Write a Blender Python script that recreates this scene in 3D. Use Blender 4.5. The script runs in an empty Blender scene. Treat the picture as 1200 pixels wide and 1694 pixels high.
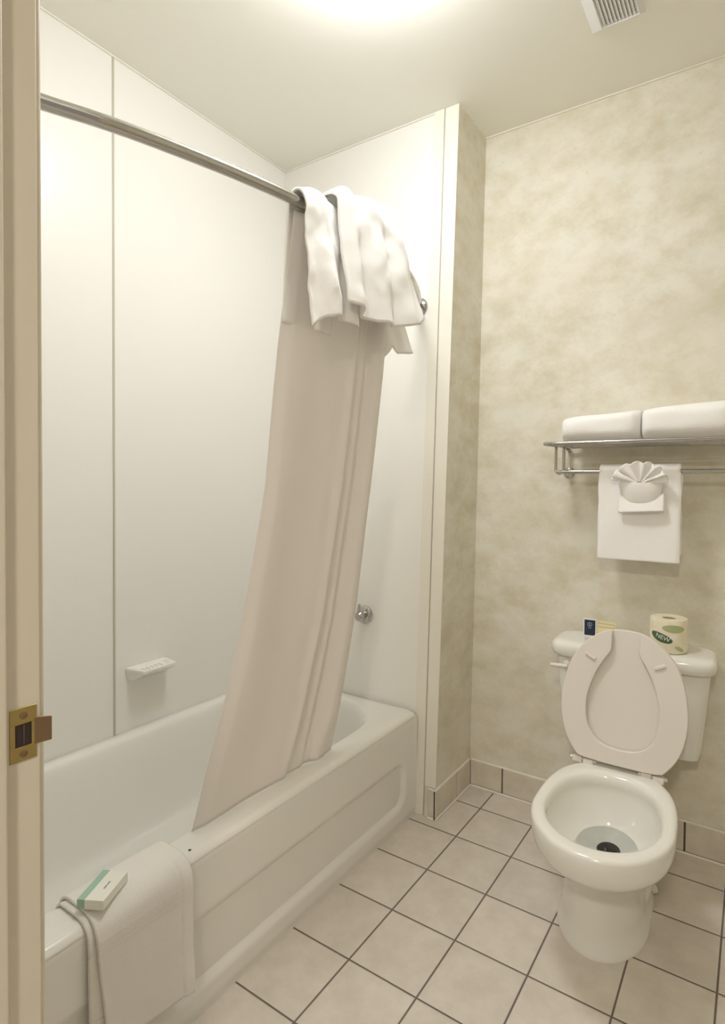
import bpy, bmesh, math, random
from math import sin, cos, pi, sqrt, exp
from mathutils import Vector, Matrix, noise

SC = bpy.context.scene
COL = SC.collection
random.seed(7)

# ------------------------------------------------------------------ camera
T = 0.2032                       # floor tile pitch (8 inch)
H = 2.6145                       # ceiling height
FPX, CX, CY = 930.4041, 670.8162, 825.3209
YAW, PIT, ROL = 0.5598, -0.0227, 0.0094
fw = Vector((-sin(YAW) * cos(PIT), cos(YAW) * cos(PIT), sin(PIT)))
rt = Vector((cos(YAW), sin(YAW), 0.0))
up = rt.cross(fw)
rt, up = rt * cos(ROL) + up * sin(ROL), up * cos(ROL) - rt * sin(ROL)
cd = bpy.data.cameras.new('camera')
cam = bpy.data.objects.new('camera', cd)
COL.objects.link(cam)
cam.matrix_world = Matrix(((rt.x, up.x, -fw.x, 4.2932 * T),
                           (rt.y, up.y, -fw.y, -6.6027 * T),
                           (rt.z, up.z, -fw.z, 6.0315 * T), (0, 0, 0, 1)))
cd.sensor_fit = 'VERTICAL'
cd.sensor_height = 36.0
cd.lens = FPX * 36.0 / 1694.0
cd.shift_x = -(CX - 600.0) / 1694.0
cd.shift_y = (CY - 847.0) / 1694.0
cd.clip_start = 0.02
cd.clip_end = 50
SC.camera = cam

# ------------------------------------------------------------------ light and exposure
DOME_STRENGTH = 47.5
HALL_WATTS = 27.0
WORLD_STRENGTH = 0.36
SC.view_settings.view_transform = 'Standard'
SC.view_settings.look = 'None'
SC.view_settings.gamma = 1.0
SC.view_settings.use_curve_mapping = False
SC.view_settings.exposure = 0.0
SC.cycles.max_bounces = 12
SC.cycles.diffuse_bounces = 8
SC.cycles.glossy_bounces = 6
SC.cycles.transparent_max_bounces = 12
SC.cycles.use_denoising = True
SC.cycles.sample_clamp_indirect = 6.0

w = bpy.data.worlds.new('hall_ambient')
SC.world = w
w.use_nodes = True
w.node_tree.nodes['Background'].inputs[0].default_value = (1.0, 0.95, 0.89, 1)
w.node_tree.nodes['Background'].inputs[1].default_value = WORLD_STRENGTH

la = bpy.data.lights.new('hall_ceiling_lamp', 'AREA')
la.shape = 'DISK'
la.size = 0.22
la.energy = HALL_WATTS
la.color = (1.0, 0.9, 0.78)
lo = bpy.data.objects.new('hall_ceiling_lamp', la)
COL.objects.link(lo)
lo.location = (0.98, -2.2, 2.2)


# ------------------------------------------------------------------ helpers
def tag(o, label=None, cat=None, group=None, kind=None):
    if label: o['label'] = label
    if cat: o['category'] = cat
    if group: o['group'] = group
    if kind: o['kind'] = kind
    return o


def thing(name, label, cat, loc, rz=0.0, group=None):
    o = bpy.data.objects.new(name, None)
    o.empty_display_size = 0.05
    COL.objects.link(o)
    o.location = loc
    o.rotation_euler = (0, 0, rz)
    return tag(o, label, cat, group)


class MB:
    """collects shapes (world or local coordinates) and links them as ONE mesh"""
    def __init__(s):
        s.v, s.f = [], []

    def add(s, v, f):
        n = len(s.v)
        s.v += [Vector(p) for p in v]
        s.f += [tuple(i + n for i in q) for q in f]
        return s

    def box(s, x0, x1, y0, y1, z0, z1, M=None):
        v = [Vector((x, y, z)) for x in (x0, x1) for y in (y0, y1) for z in (z0, z1)]
        if M is not None: v = [M @ p for p in v]
        return s.add(v, [(0, 1, 3, 2), (4, 6, 7, 5), (0, 4, 5, 1), (2, 3, 7, 6), (0, 2, 6, 4), (1, 5, 7, 3)])

    def prism(s, bot, top):
        n = len(bot)
        f = [tuple(range(n - 1, -1, -1)), tuple(range(n, 2 * n))]
        f += [(i, (i + 1) % n, n + (i + 1) % n, n + i) for i in range(n)]
        return s.add(list(bot) + list(top), f)

    def loft(s, rings, cap0=True, cap1=True):
        n = len(rings[0])
        v = [p for r in rings for p in r]
        f = []
        for k in range(len(rings) - 1):
            for i in range(n):
                j = (i + 1) % n
                f.append((k * n + i, k * n + j, (k + 1) * n + j, (k + 1) * n + i))
        if cap0: f.append(tuple(range(n - 1, -1, -1)))
        if cap1: f.append(tuple((len(rings) - 1) * n + i for i in range(n)))
        return s.add(v, f)

    def grid(s, P, nu, nv):
        v = [P(i / nu, j / nv) for i in range(nu + 1) for j in range(nv + 1)]
        f = [(i * (nv + 1) + j, (i + 1) * (nv + 1) + j, (i + 1) * (nv + 1) + j + 1, i * (nv + 1) + j + 1)
             for i in range(nu) for j in range(nv)]
        return s.add(v, f)

    def tube(s, pts, r, n=14, caps=True):
        pts = [Vector(p) for p in pts]
        rings = []
        prev = None
        for i, p in enumerate(pts):
            d = (pts[min(i + 1, len(pts) - 1)] - pts[max(i - 1, 0)]).normalized()
            a = prev if prev is not None else (Vector((0, 0, 1)) if abs(d.z) < 0.9 else Vector((1, 0, 0)))
            a = (a - d * a.dot(d)).normalized()
            prev = a
            b = d.cross(a)
            rr = r[i] if isinstance(r, (list, tuple)) else r
            rings.append([p + a * rr * cos(2 * pi * k / n) + b * rr * sin(2 * pi * k / n) for k in range(n)])
        return s.loft(rings, caps, caps)

    def lathe(s, prof, c, axis=Vector((0, 0, 1)), n=32):
        """prof: list of (radius, height) along axis from point c"""
        axis = Vector(axis).normalized()
        a = Vector((0, 0, 1)) if abs(axis.z) < 0.9 else Vector((1, 0, 0))
        a = (a - axis * a.dot(axis)).normalized()
        b = axis.cross(a)
        c = Vector(c)
        rings = [[c + axis * h + (a * cos(2 * pi * k / n) + b * sin(2 * pi * k / n)) * max(r, 1e-4) for k in range(n)]
                 for r, h in prof]
        return s.loft(rings)

    def build(s, name, mat, parent=None, loc=None, smooth=None, bevel=0, segs=3, sub=0, solid=0, offset=-1.0):
        """top-level: loc becomes the origin.  child: vertices are given relative to world when
        parent root carries '_w', else in the parent's own frame"""
        off = Vector((0, 0, 0))
        if loc is not None: off = Vector(loc)
        if parent is not None:
            root = parent
            while root.parent: root = root.parent
            if root in WORLDROOT: off = Vector(root.location)
        me = bpy.data.meshes.new(name)
        me.from_pydata([tuple(p - off) for p in s.v], [], s.f)
        me.validate()
        bm = bmesh.new()
        bm.from_mesh(me)
        if not NOFIX[0]:
            bmesh.ops.recalc_face_normals(bm, faces=bm.faces)
        bm.to_mesh(me)
        bm.free()
        me.materials.append(mat)
        o = bpy.data.objects.new(name, me)
        COL.objects.link(o)
        if parent is not None: o.parent = parent
        elif loc is not None: o.location = loc
        if solid:
            m = o.modifiers.new('thickness', 'SOLIDIFY'); m.thickness = solid; m.offset = offset
        if bevel:
            m = o.modifiers.new('bevel', 'BEVEL'); m.width = bevel; m.segments = segs
            m.limit_method = 'ANGLE'; m.angle_limit = math.radians(32)
        if sub:
            m = o.modifiers.new('subsurf', 'SUBSURF'); m.levels = sub; m.render_levels = sub
        if smooth is not None:
            bm = bmesh.new(); bm.from_mesh(me)
            lim = math.radians(smooth)
            for fc in bm.faces: fc.smooth = True
            for e in bm.edges:
                if len(e.link_faces) == 2 and e.calc_face_angle(0) > lim: e.smooth = False
            bm.to_mesh(me); bm.free()
        elif bevel:
            for p in me.polygons: p.use_smooth = True
            try:
                m = o.modifiers.new('wn', 'WEIGHTED_NORMAL'); m.keep_sharp = True
            except Exception: pass
        return o


WORLDROOT = set()
NOFIX = [False]


def wthing(*a, **k):
    o = thing(*a, **k)
    WORLDROOT.add(o)
    return o


def rrect(x0, x1, y0, y1, r, z, n=10):
    r = min(r, (x1 - x0) / 2 - 1e-4, (y1 - y0) / 2 - 1e-4)
    out = []
    for cx, cy, a0 in ((x1 - r, y1 - r, 0), (x0 + r, y1 - r, 90), (x0 + r, y0 + r, 180), (x1 - r, y0 + r, 270)):
        for k in range(n):
            a = math.radians(a0 + 90.0 * k / (n - 1))
            out.append(Vector((cx + r * cos(a), cy + r * sin(a), z)))
    return out


def sst(a, b, x):
    t = max(0.0, min(1.0, (x - a) / (b - a)))
    return t * t * (3 - 2 * t)


def lerp(a, b, t): return a + (b - a) * t


def crv(pts, x):
    """smooth interpolation of (x, y) pairs"""
    if x <= pts[0][0]: return pts[0][1]
    for (xa, ya), (xb, yb) in zip(pts, pts[1:]):
        if x <= xb: return lerp(ya, yb, (x - xa) / (xb - xa))
    return pts[-1][1]


def catmull(pts, n):
    P = [Vector(p) for p in pts]
    P = [P[0] * 2 - P[1]] + P + [P[-1] * 2 - P[-2]]
    out = []
    for i in range(1, len(P) - 2):
        for k in range(n):
            t = k / n
            a, b, c, d = P[i - 1], P[i], P[i + 1], P[i + 2]
            out.append(0.5 * ((2 * b) + (c - a) * t + (2 * a - 5 * b + 4 * c - d) * t * t + (3 * b - a - 3 * c + d) * t ** 3))
    out.append(P[-2])
    return out


def resample(pts, n):
    P = [Vector(p) for p in pts]
    L = [0.0]
    for a, b in zip(P, P[1:]): L.append(L[-1] + (b - a).length)
    out = []
    for k in range(n):
        t = L[-1] * k / (n - 1)
        for i in range(len(P) - 1):
            if t <= L[i + 1] + 1e-9:
                q = (t - L[i]) / max(1e-9, L[i + 1] - L[i])
                out.append(P[i].lerp(P[i + 1], q))
                break
    return out


# ------------------------------------------------------------------ materials
def mat(name, col, rough=0.5, metal=0.0, coat=0.0, sheen=0.0, spec=None):
    m = bpy.data.materials.new(name)
    m.use_nodes = True
    b = m.node_tree.nodes['Principled BSDF']
    b.inputs['Base Color'].default_value = (*col, 1)
    b.inputs['Roughness'].default_value = rough
    b.inputs['Metallic'].default_value = metal
    if coat: b.inputs['Coat Weight'].default_value = coat
    if sheen: b.inputs['Sheen Weight'].default_value = sheen
    if spec is not None: b.inputs['Specular IOR Level'].default_value = spec
    return m


def nodes(m):
    nt = m.node_tree
    return nt, nt.nodes, nt.links, nt.nodes['Principled BSDF']


def add_bump(m, scale, strength, dist=0.002, detail=4.0, coords='Object', rough=0.6):
    nt, N, L, b = nodes(m)
    tc = N.new('ShaderNodeTexCoord')
    nz = N.new('ShaderNodeTexNoise')
    nz.inputs['Scale'].default_value = scale
    nz.inputs['Detail'].default_value = detail
    nz.inputs['Roughness'].default_value = rough
    bp = N.new('ShaderNodeBump')
    bp.inputs['Strength'].default_value = strength
    bp.inputs['Distance'].default_value = dist
    L.new(tc.outputs[coords], nz.inputs['Vector'])
    L.new(nz.outputs['Fac'], bp.inputs['Height'])
    L.new(bp.outputs['Normal'], b.inputs['Normal'])
    return nz


def tint_noise(m, ca, cb, scale, detail=3, lo=0.35, hi=0.65):
    nt, N, L, b = nodes(m)
    tc = N.new('ShaderNodeNewGeometry')
    nz = N.new('ShaderNodeTexNoise')
    nz.inputs['Scale'].default_value = scale
    nz.inputs['Detail'].default_value = detail
    cr = N.new('ShaderNodeValToRGB')
    cr.color_ramp.elements[0].position = lo
    cr.color_ramp.elements[1].position = hi
    cr.color_ramp.elements[0].color = (*ca, 1)
    cr.color_ramp.elements[1].color = (*cb, 1)
    L.new(tc.outputs['Position'], nz.inputs['Vector'])
    L.new(nz.outputs['Fac'], cr.inputs['Fac'])
    L.new(cr.outputs['Color'], b.inputs['Base Color'])


M = {}
M['ceiling'] = mat('ceiling_paint', (0.87, 0.86, 0.80), 0.9); add_bump(M['ceiling'], 160, 0.12)
M['panel'] = mat('surround_panel', (0.83, 0.818, 0.782), 0.32); add_bump(M['panel'], 14, 0.03, 0.004)
M['seam'] = mat('seam_strip', (0.50, 0.48, 0.41), 0.6)
M['trim'] = mat('trim_paint', (0.80, 0.77, 0.685), 0.4)
M['jamb'] = mat('jamb_paint', (0.71, 0.645, 0.53), 0.45); add_bump(M['jamb'], 30, 0.05)
M['porcelain'] = mat('porcelain', (0.80, 0.79, 0.74), 0.12, coat=0.3)
M['enamel'] = mat('tub_enamel', (0.79, 0.78, 0.745), 0.14, coat=0.3)
M['plastic'] = mat('seat_plastic', (0.745, 0.70, 0.65), 0.3)
M['chrome'] = mat('chrome', (0.52, 0.505, 0.485), 0.10, metal=1.0)
M['brass'] = mat('brass', (0.50, 0.38, 0.16), 0.32, metal=1.0)
M['bronze'] = mat('bronze', (0.30, 0.20, 0.11), 0.38, metal=1.0)
M['dark'] = mat('dark_void', (0.03, 0.022, 0.02), 0.6)
M['terry'] = mat('terry_cloth', (0.90, 0.885, 0.865), 0.95, sheen=0.25)
add_bump(M['terry'], 420, 0.5, 0.0022, 3.0)
M['bathmat'] = mat('bath_mat_cloth', (0.80, 0.775, 0.74), 0.95, sheen=0.2)
add_bump(M['bathmat'], 380, 0.55, 0.0024, 3.0)
M['grille'] = mat('grille_plastic', (0.80, 0.80, 0.80), 0.5)
M['grille_in'] = mat('grille_inside', (0.50, 0.50, 0.49), 0.8)
M['caulk'] = mat('caulk', (0.80, 0.77, 0.70), 0.5)
M['grout'] = mat('dark_grout', (0.13, 0.105, 0.085), 0.9)
M['basetile'] = mat('baseboard_tile', (0.66, 0.60, 0.51), 0.35)
tint_noise(M['basetile'], (0.62, 0.56, 0.47), (0.70, 0.64, 0.55), 16, 4)
M['green'] = mat('carton_green', (0.33, 0.50, 0.40), 0.55)
M['carton'] = mat('carton_white', (0.80, 0.80, 0.74), 0.5)
M['ink'] = mat('grey_ink', (0.25, 0.25, 0.22), 0.7)
M['navy'] = mat('navy_card', (0.012, 0.022, 0.05), 0.4)
M['card'] = mat('white_card', (0.85, 0.85, 0.83), 0.5)
M['cream'] = mat('cream_card', (0.78, 0.71, 0.46), 0.55)
M['goldink'] = mat('gold_ink', (0.50, 0.42, 0.18), 0.5)
M['wrapper'] = mat('roll_wrapper', (0.82, 0.76, 0.60), 0.55)
tint_noise(M['wrapper'], (0.78, 0.70, 0.50), (0.84, 0.80, 0.68), 35, 2)
M['leafgreen'] = mat('leaf_green_ink', (0.42, 0.48, 0.25), 0.55)
M['darkgreen'] = mat('dark_green_ink', (0.07, 0.13, 0.06), 0.55)
M['core'] = mat('cardboard', (0.45, 0.36, 0.24), 0.9)
M['black'] = mat('black_speck', (0.01, 0.01, 0.01), 0.5)

# curtain cloth: lets a little light through
m = mat('curtain_cloth', (0.90, 0.865, 0.84), 0.85, sheen=0.1)
nt, N, L, b = nodes(m)
tr = N.new('ShaderNodeBsdfTranslucent'); tr.inputs['Color'].default_value = (0.90, 0.865, 0.83, 1)
mx = N.new('ShaderNodeMixShader'); mx.inputs[0].default_value = 0.30
L.new(b.outputs[0], mx.inputs[1]); L.new(tr.outputs[0], mx.inputs[2])
L.new(mx.outputs[0], N['Material Output'].inputs['Surface'])
add_bump(m, 220, 0.12, 0.001, 2.0)
M['curtain'] = m

# lamp diffuser
m = bpy.data.materials.new('lamp_diffuser')
m.use_nodes = True
nt = m.node_tree; nt.nodes.clear()
em = nt.nodes.new('ShaderNodeEmission'); em.inputs[0].default_value = (0.975, 0.985, 1.0, 1); em.inputs[1].default_value = DOME_STRENGTH
ou = nt.nodes.new('ShaderNodeOutputMaterial'); nt.links.new(em.outputs[0], ou.inputs[0])
M['diffuser'] = m

# water in the bowl
m = bpy.data.materials.new('bowl_water')
m.use_nodes = True
nt = m.node_tree; nt.nodes.clear()
tp = nt.nodes.new('ShaderNodeBsdfTransparent'); tp.inputs[0].default_value = (0.965, 0.98, 0.97, 1)
gl = nt.nodes.new('ShaderNodeBsdfGlossy'); gl.inputs['Roughness'].default_value = 0.02
fr = nt.nodes.new('ShaderNodeFresnel'); fr.inputs[0].default_value = 1.33
mx = nt.nodes.new('ShaderNodeMixShader'); ou = nt.nodes.new('ShaderNodeOutputMaterial')
nt.links.new(fr.outputs[0], mx.inputs[0]); nt.links.new(tp.outputs[0], mx.inputs[1]); nt.links.new(gl.outputs[0], mx.inputs[2])
nt.links.new(mx.outputs[0], ou.inputs[0])
M['water'] = m

# sponge-painted wallpaper
m = mat('mottled_wallpaper', (0.7, 0.66, 0.54), 0.72)
nt, N, L, b = nodes(m)
ge = N.new('ShaderNodeNewGeometry')
mp = N.new('ShaderNodeMapping'); mp.inputs['Scale'].default_value = (1.0, 1.0, 1.35)
mp.inputs['Rotation'].default_value = (0, 0.45, 0)
L.new(ge.outputs['Position'], mp.inputs['Vector'])


def nz_(scale, det, rough=0.6):
    n = N.new('ShaderNodeTexNoise'); n.inputs['Scale'].default_value = scale
    n.inputs['Detail'].default_value = det; n.inputs['Roughness'].default_value = rough
    L.new(mp.outputs[0], n.inputs['Vector']); return n


def ramp_(src, p0, c0, p1, c1):
    r = N.new('ShaderNodeValToRGB')
    r.color_ramp.elements[0].position = p0; r.color_ramp.elements[1].position = p1
    r.color_ramp.elements[0].color = (*c0, 1); r.color_ramp.elements[1].color = (*c1, 1)
    L.new(src, r.inputs['Fac']); return r


def mix_(fac, a, bb):
    x = N.new('ShaderNodeMix'); x.data_type = 'RGBA'
    if isinstance(fac, float): x.inputs[0].default_value = fac
    else: L.new(fac, x.inputs[0])
    L.new(a, x.inputs[6])
    if isinstance(bb, tuple): x.inputs[7].default_value = (*bb, 1)
    else: L.new(bb, x.inputs[7])
    return x


n1 = nz_(6.5, 8.0, 0.68); n2 = nz_(17.0, 5.0, 0.65); n3 = nz_(48.0, 3.0, 0.55); n4 = nz_(2.2, 3.0)
c1 = ramp_(n1.outputs['Fac'], 0.36, (0.625, 0.575, 0.44), 0.60, (0.755, 0.73, 0.64))
f2 = ramp_(n2.outputs['Fac'], 0.52, (0, 0, 0), 0.70, (0.55, 0.55, 0.55))
x1 = mix_(f2.outputs['Color'], c1.outputs['Color'], (0.70, 0.69, 0.62))
f3 = ramp_(n3.outputs['Fac'], 0.63, (0, 0, 0), 0.74, (0.6, 0.6, 0.6))
x2 = mix_(f3.outputs['Color'], x1.outputs[2], (0.56, 0.54, 0.43))
f4 = ramp_(n4.outputs['Fac'], 0.45, (0, 0, 0), 0.68, (0.35, 0.35, 0.35))
x3 = mix_(f4.outputs['Color'], x2.outputs[2], (0.73, 0.67, 0.56))
L.new(x3.outputs[2], b.inputs['Base Color'])
bp = N.new('ShaderNodeBump'); bp.inputs['Strength'].default_value = 0.08; bp.inputs['Distance'].default_value = 0.002
L.new(n3.outputs['Fac'], bp.inputs['Height']); L.new(bp.outputs[0], b.inputs['Normal'])
M['wallpaper'] = m

# square floor tile with grout
m = mat('floor_tile', (0.6, 0.55, 0.48), 0.33)
nt, N, L, b = nodes(m)
ge = N.new('ShaderNodeNewGeometry')
sep = N.new('ShaderNodeSeparateXYZ'); L.new(ge.outputs['Position'], sep.inputs[0])


def math_(op, a, bb=None):
    x = N.new('ShaderNodeMath'); x.operation = op
    for i, v in enumerate((a, bb)):
        if v is None: continue
        if isinstance(v, (int, float)): x.inputs[i].default_value = v
        else: L.new(v, x.inputs[i])
    return x.outputs[0]


def edge_dist(c):
    q = math_('DIVIDE', c, T)
    fr_ = math_('FRACT', math_('ADD', q, 100.5))
    return math_('ABSOLUTE', math_('SUBTRACT', fr_, 0.5)), math_('FLOOR', math_('ADD', q, 100.0))


ex, ix = edge_dist(sep.outputs[0]); ey, iy = edge_dist(sep.outputs[1])
dmin = math_('MINIMUM', ex, ey)
cmb = N.new('ShaderNodeCombineXYZ'); L.new(ix, cmb.inputs[0]); L.new(iy, cmb.inputs[1])
wn = N.new('ShaderNodeTexWhiteNoise'); wn.noise_dimensions = '2D'; L.new(cmb.outputs[0], wn.inputs['Vector'])
na = N.new('ShaderNodeTexNoise'); na.inputs['Scale'].default_value = 11; na.inputs['Detail'].default_value = 6; na.inputs['Roughness'].default_value = 0.65
L.new(ge.outputs['Position'], na.inputs['Vector'])
ca = N.new('ShaderNodeValToRGB')
ca.color_ramp.elements[0].position = 0.36; ca.color_ramp.elements[1].position = 0.64
ca.color_ramp.elements[0].color = (0.595, 0.54, 0.475, 1); ca.color_ramp.elements[1].color = (0.675, 0.62, 0.56, 1)
L.new(na.outputs['Fac'], ca.inputs['Fac'])
hs = N.new('ShaderNodeHueSaturation'); L.new(ca.outputs['Color'], hs.inputs['Color'])
L.new(math_('ADD', math_('MULTIPLY', wn.outputs['Value'], 0.07), 0.965), hs.inputs['Value'])
gm = N.new('ShaderNodeMapRange'); gm.inputs[1].default_value = 0.0085; gm.inputs[2].default_value = 0.0145
L.new(dmin, gm.inputs[0])
mxx = N.new('ShaderNodeMix'); mxx.data_type = 'RGBA'
L.new(gm.outputs[0], mxx.inputs[0]); mxx.inputs[6].default_value = (0.15, 0.125, 0.105, 1); L.new(hs.outputs['Color'], mxx.inputs[7])
L.new(mxx.outputs[2], b.inputs['Base Color'])
rm = N.new('ShaderNodeMapRange'); rm.inputs[3].default_value = 0.9; rm.inputs[4].default_value = 0.33
L.new(gm.outputs[0], rm.inputs[0]); L.new(rm.outputs[0], b.inputs['Roughness'])
gb = N.new('ShaderNodeMapRange'); gb.inputs[1].default_value = 0.006; gb.inputs[2].default_value = 0.024
L.new(dmin, gb.inputs[0])
bp = N.new('ShaderNodeBump'); bp.inputs['Strength'].default_value = 0.5; bp.inputs['Distance'].default_value = 0.003
L.new(math_('ADD', gb.outputs[0], math_('MULTIPLY', na.outputs['Fac'], 0.15)), bp.inputs['Height'])
L.new(bp.outputs[0], b.inputs['Normal'])
M['floor'] = m

# ------------------------------------------------------------------ the room
XL, XR, YB, YF = -0.932, 1.40, 0.749, -1.020     # left wall, right wall, back wall, front wall (room side)


def XS(z): return lerp(-0.113, -0.073, z / H)     # corner of the wing wall beside the tub
def YE(z): return lerp(0.455, 0.512, z / H)       # face of the wing wall


def st(o): return tag(o, kind='structure')


st(MB().box(-1.1, 3.0, -3.0, 0.95, -0.1, 0.0).build('floor', M['floor']))
st(MB().box(-1.1, 3.0, -3.0, 0.95, H, H + 0.1).build('ceiling', M['ceiling']))
st(MB().box(XL - 0.1, XL, YF - 0.12, 0.95, 0, H).build('wall_left', M['panel']))
st(MB().box(-0.13, XR + 0.1, YB, YB + 0.1, 0, H).build('wall_back', M['wallpaper']))
st(MB().box(XR, XR + 0.1, YF - 0.12, YB, 0, H).build('wall_right', M['wallpaper']))
mb = MB().box(XL, 0.14, YF - 0.12, YF, 0, H).box(1.12, XR, YF - 0.12, YF, 0, H).box(0.14, 1.12, YF - 0.12, YF, 2.06, H)
st(mb.build('wall_front', M['wallpaper']))
# plumbing wall at the end of the tub (white surround panel) and its wallpapered wing
TW = [-0.160, -0.128]


def xt(z): return lerp(-0.161, -0.131, z / H)     # trim board, right edge
def xq(z): return lerp(-0.204, -0.172, z / H)     # trim board, left edge


def pr(x0f, x1f, y0f, y1f):
    q = []
    for z in (0, H):
        q.append([Vector((x0f(z), y0f(z), z)), Vector((x1f(z), y0f(z), z)), Vector((x1f(z), y1f(z), z)), Vector((x0f(z), y1f(z), z))])
    return MB().prism(q[0], q[1])


cst = lambda c: (lambda z: c)
st(pr(cst(XL), xt, YE, cst(0.85)).build('wall_end', M['panel']))
st(pr(xt, XS, YE, cst(YB)).build('wall_wing', M['wallpaper']))
st(pr(xq, xt, lambda z: YE(z) - 0.007, lambda z: YE(z)).build('trim_1', M['trim'], bevel=0.002))
# second, slimmer board on the wing's face, standing on the tile baseboard
def zpr(x0f, x1f, y0f, y1f, z0, z1):
    q = [[Vector((x0f(z), y0f(z), z)), Vector((x1f(z), y0f(z), z)), Vector((x1f(z), y1f(z), z)), Vector((x0f(z), y1f(z), z))] for z in (z0, z1)]
    return MB().prism(q[0], q[1])


st(zpr(lambda z: xt(z) + 0.0035, lambda z: XS(z) + 0.001, lambda z: YE(z) - 0.004, lambda z: YE(z), 0.113, H).build('trim_2', M['trim'], bevel=0.0015))
st(zpr(lambda z: xt(z) + 0.0002, lambda z: xt(z) + 0.0035, lambda z: YE(z) - 0.001, lambda z: YE(z), 0.0, H).build('trim_gap_shade', M['seam']))  # dark strip between the two boards, its colour standing in for the gap's shadow
# seam strip of the tub surround
mb = MB().box(XL, XL + 0.0025, -0.2815, -0.2755, 0.386, H)
st(mb.build('trim_3', M['seam']))
st(MB().box(XL, XL + 0.002, -0.2755, -0.271, 0.386, H).build('trim_4', M['trim']))
# caulk where walls meet the ceiling in the alcove
mb = MB().tube([(XL + 0.002, YF, H - 0.002), (XL + 0.002, YE(H), H - 0.002)], 0.004, 8)
mb.tube([(XL, YE(H) - 0.002, H - 0.002), (xq(H), YE(H) - 0.002, H - 0.002)], 0.004, 8)
mb.tube([(XS(H), YB - 0.002, H - 0.002), (XR, YB - 0.002, H - 0.002)], 0.003, 8)
st(mb.build('trim_5', M['caulk']))

# tile baseboard, one row with dark joints
def baseboard(name, runs):
    """runs: (axis, fixed, a, b, joints, sign)"""
    t = tag(bpy.data.objects.new(name, None), kind='structure'); COL.objects.link(t)
    tiles, caulk, grout = MB(), MB(), MB()
    for axis, fx, a, b_, joints, sg in runs:
        cuts = [a] + [j for j in joints if a < j < b_] + [b_]
        for p, q in zip(cuts, cuts[1:]):
            p2 = p + (0.003 if p != a else 0); q2 = q - (0.003 if q != b_ else 0)
            lo_, hi_ = sorted((fx, fx + sg * 0.009))
            if axis == 'x': tiles.box(p2, q2, lo_, hi_, 0.008, 0.108)
            else: tiles.box(lo_, hi_, p2, q2, 0.008, 0.108)
        lo_, hi_ = sorted((fx, fx + sg * 0.0055))
        if axis == 'x':
            grout.box(a, b_, lo_, hi_, 0.0, 0.106)
            caulk.tube([(a, fx + sg * 0.009, 0.003), (b_, fx + sg * 0.009, 0.003)], 0.0045, 8)
            caulk.tube([(a, fx + sg * 0.0035, 0.108), (b_, fx + sg * 0.0035, 0.108)], 0.0035, 8)
        else:
            grout.box(lo_, hi_, a, b_, 0.0, 0.106)
            caulk.tube([(fx + sg * 0.009, a, 0.003), (fx + sg * 0.009, b_, 0.003)], 0.0045, 8)
            caulk.tube([(fx + sg * 0.0035, a, 0.108), (fx + sg * 0.0035, b_, 0.108)], 0.0035, 8)
    tiles.build('tile_row', M['basetile'], t, bevel=0.0025)
    grout.build('grout_line', M['grout'], t)
    caulk.build('caulk_bead', M['caulk'], t, smooth=50)
    return t


baseboard('baseboard_back', [('x', YB, XS(0) + 0.009, XR, [0.034 + 0.2177 * k for k in range(8)], -1)])
baseboard('baseboard_left', [('y', XS(0), YE(0) - 0.009, YB - 0.009, [0.62], 1), ('x', YE(0), xt(0) + 0.024, XS(0) + 0.0005, [], -1)])

# door frame on the left edge of the picture, with its strike plate
door = bpy.data.objects.new('door_1', None); COL.objects.link(door); st(door)
JX = 0.160
MB().box(0.14, JX, -1.142, -1.012, 0, 2.06).box(JX, 1.10, -1.142, -1.012, 2.04, 2.06).build('jamb', M['jamb'], door, bevel=0.002)
MB().box(1.10, 1.12, -1.142, -1.012, 0, 2.06).build('jamb', M['jamb'], door, bevel=0.002)
MB().box(JX, JX + 0.012, -1.095, -1.051, 0, 2.04).build('stop', M['jamb'], door, bevel=0.003)
MB().box(1.088, 1.10, -1.095, -1.051, 0, 2.04).build('stop', M['jamb'], door, bevel=0.003)
MB().box(0.09, JX - 0.006, YF, -1.004, 0, 2.12).build('casing', M['jamb'], door, bevel=0.004)
MB().box(1.106, 1.17, YF, -1.004, 0, 2.12).build('casing', M['jamb'], door, bevel=0.004)
sz0, sz1 = 0.905, 0.967
mb = MB().box(JX - 0.001, JX + 0.0016, -1.0445, -1.0165, sz0, sz0 + 0.017)
mb.box(JX - 0.001, JX + 0.0016, -1.0445, -1.0165, sz1 - 0.019, sz1)
mb.box(JX - 0.001, JX + 0.0016, -1.0445, -1.039, sz0 + 0.017, sz1 - 0.019)
mb.box(JX - 0.001, JX + 0.0016, -1.022, -1.0165, sz0 + 0.017, sz1 - 0.019)
plate = mb.build('strike_plate', M['brass'], door, bevel=0.0006)
MB().box(JX - 0.004, JX + 0.0004, -1.039, -1.022, sz0 + 0.017, sz1 - 0.019).build('latch_hole', M['dark'], plate)
MB().box(JX - 0.001, JX + 0.0012, -1.0305, -1.0295, sz0 + 0.018, sz1 - 0.02).build('latch_tab', M['bronze'], plate)
lip = MB()
lip.prism([(JX + 0.0018, -1.019, sz0 + 0.015), (JX + 0.009, -1.0035, sz0 + 0.0165), (JX + 0.009, -1.0035, sz0 + 0.045), (JX + 0.0018, -1.019, sz0 + 0.047)],
          [(JX - 0.0002, -1.019, sz0 + 0.015), (JX + 0.007, -1.0025, sz0 + 0.0165), (JX + 0.007, -1.0025, sz0 + 0.045), (JX - 0.0002, -1.019, sz0 + 0.047)])
lip.build('lip', M['bronze'], plate, bevel=0.0025)
for zz in (sz0 + 0.008, sz1 - 0.0095):
    MB().lathe([(0.0042, 0), (0.0042, 0.0006), (0.003, 0.0014)], (JX + 0.0016, -1.0305, zz), (1, 0, 0), 16).build('screw', M['bronze'], plate, smooth=40)

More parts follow.
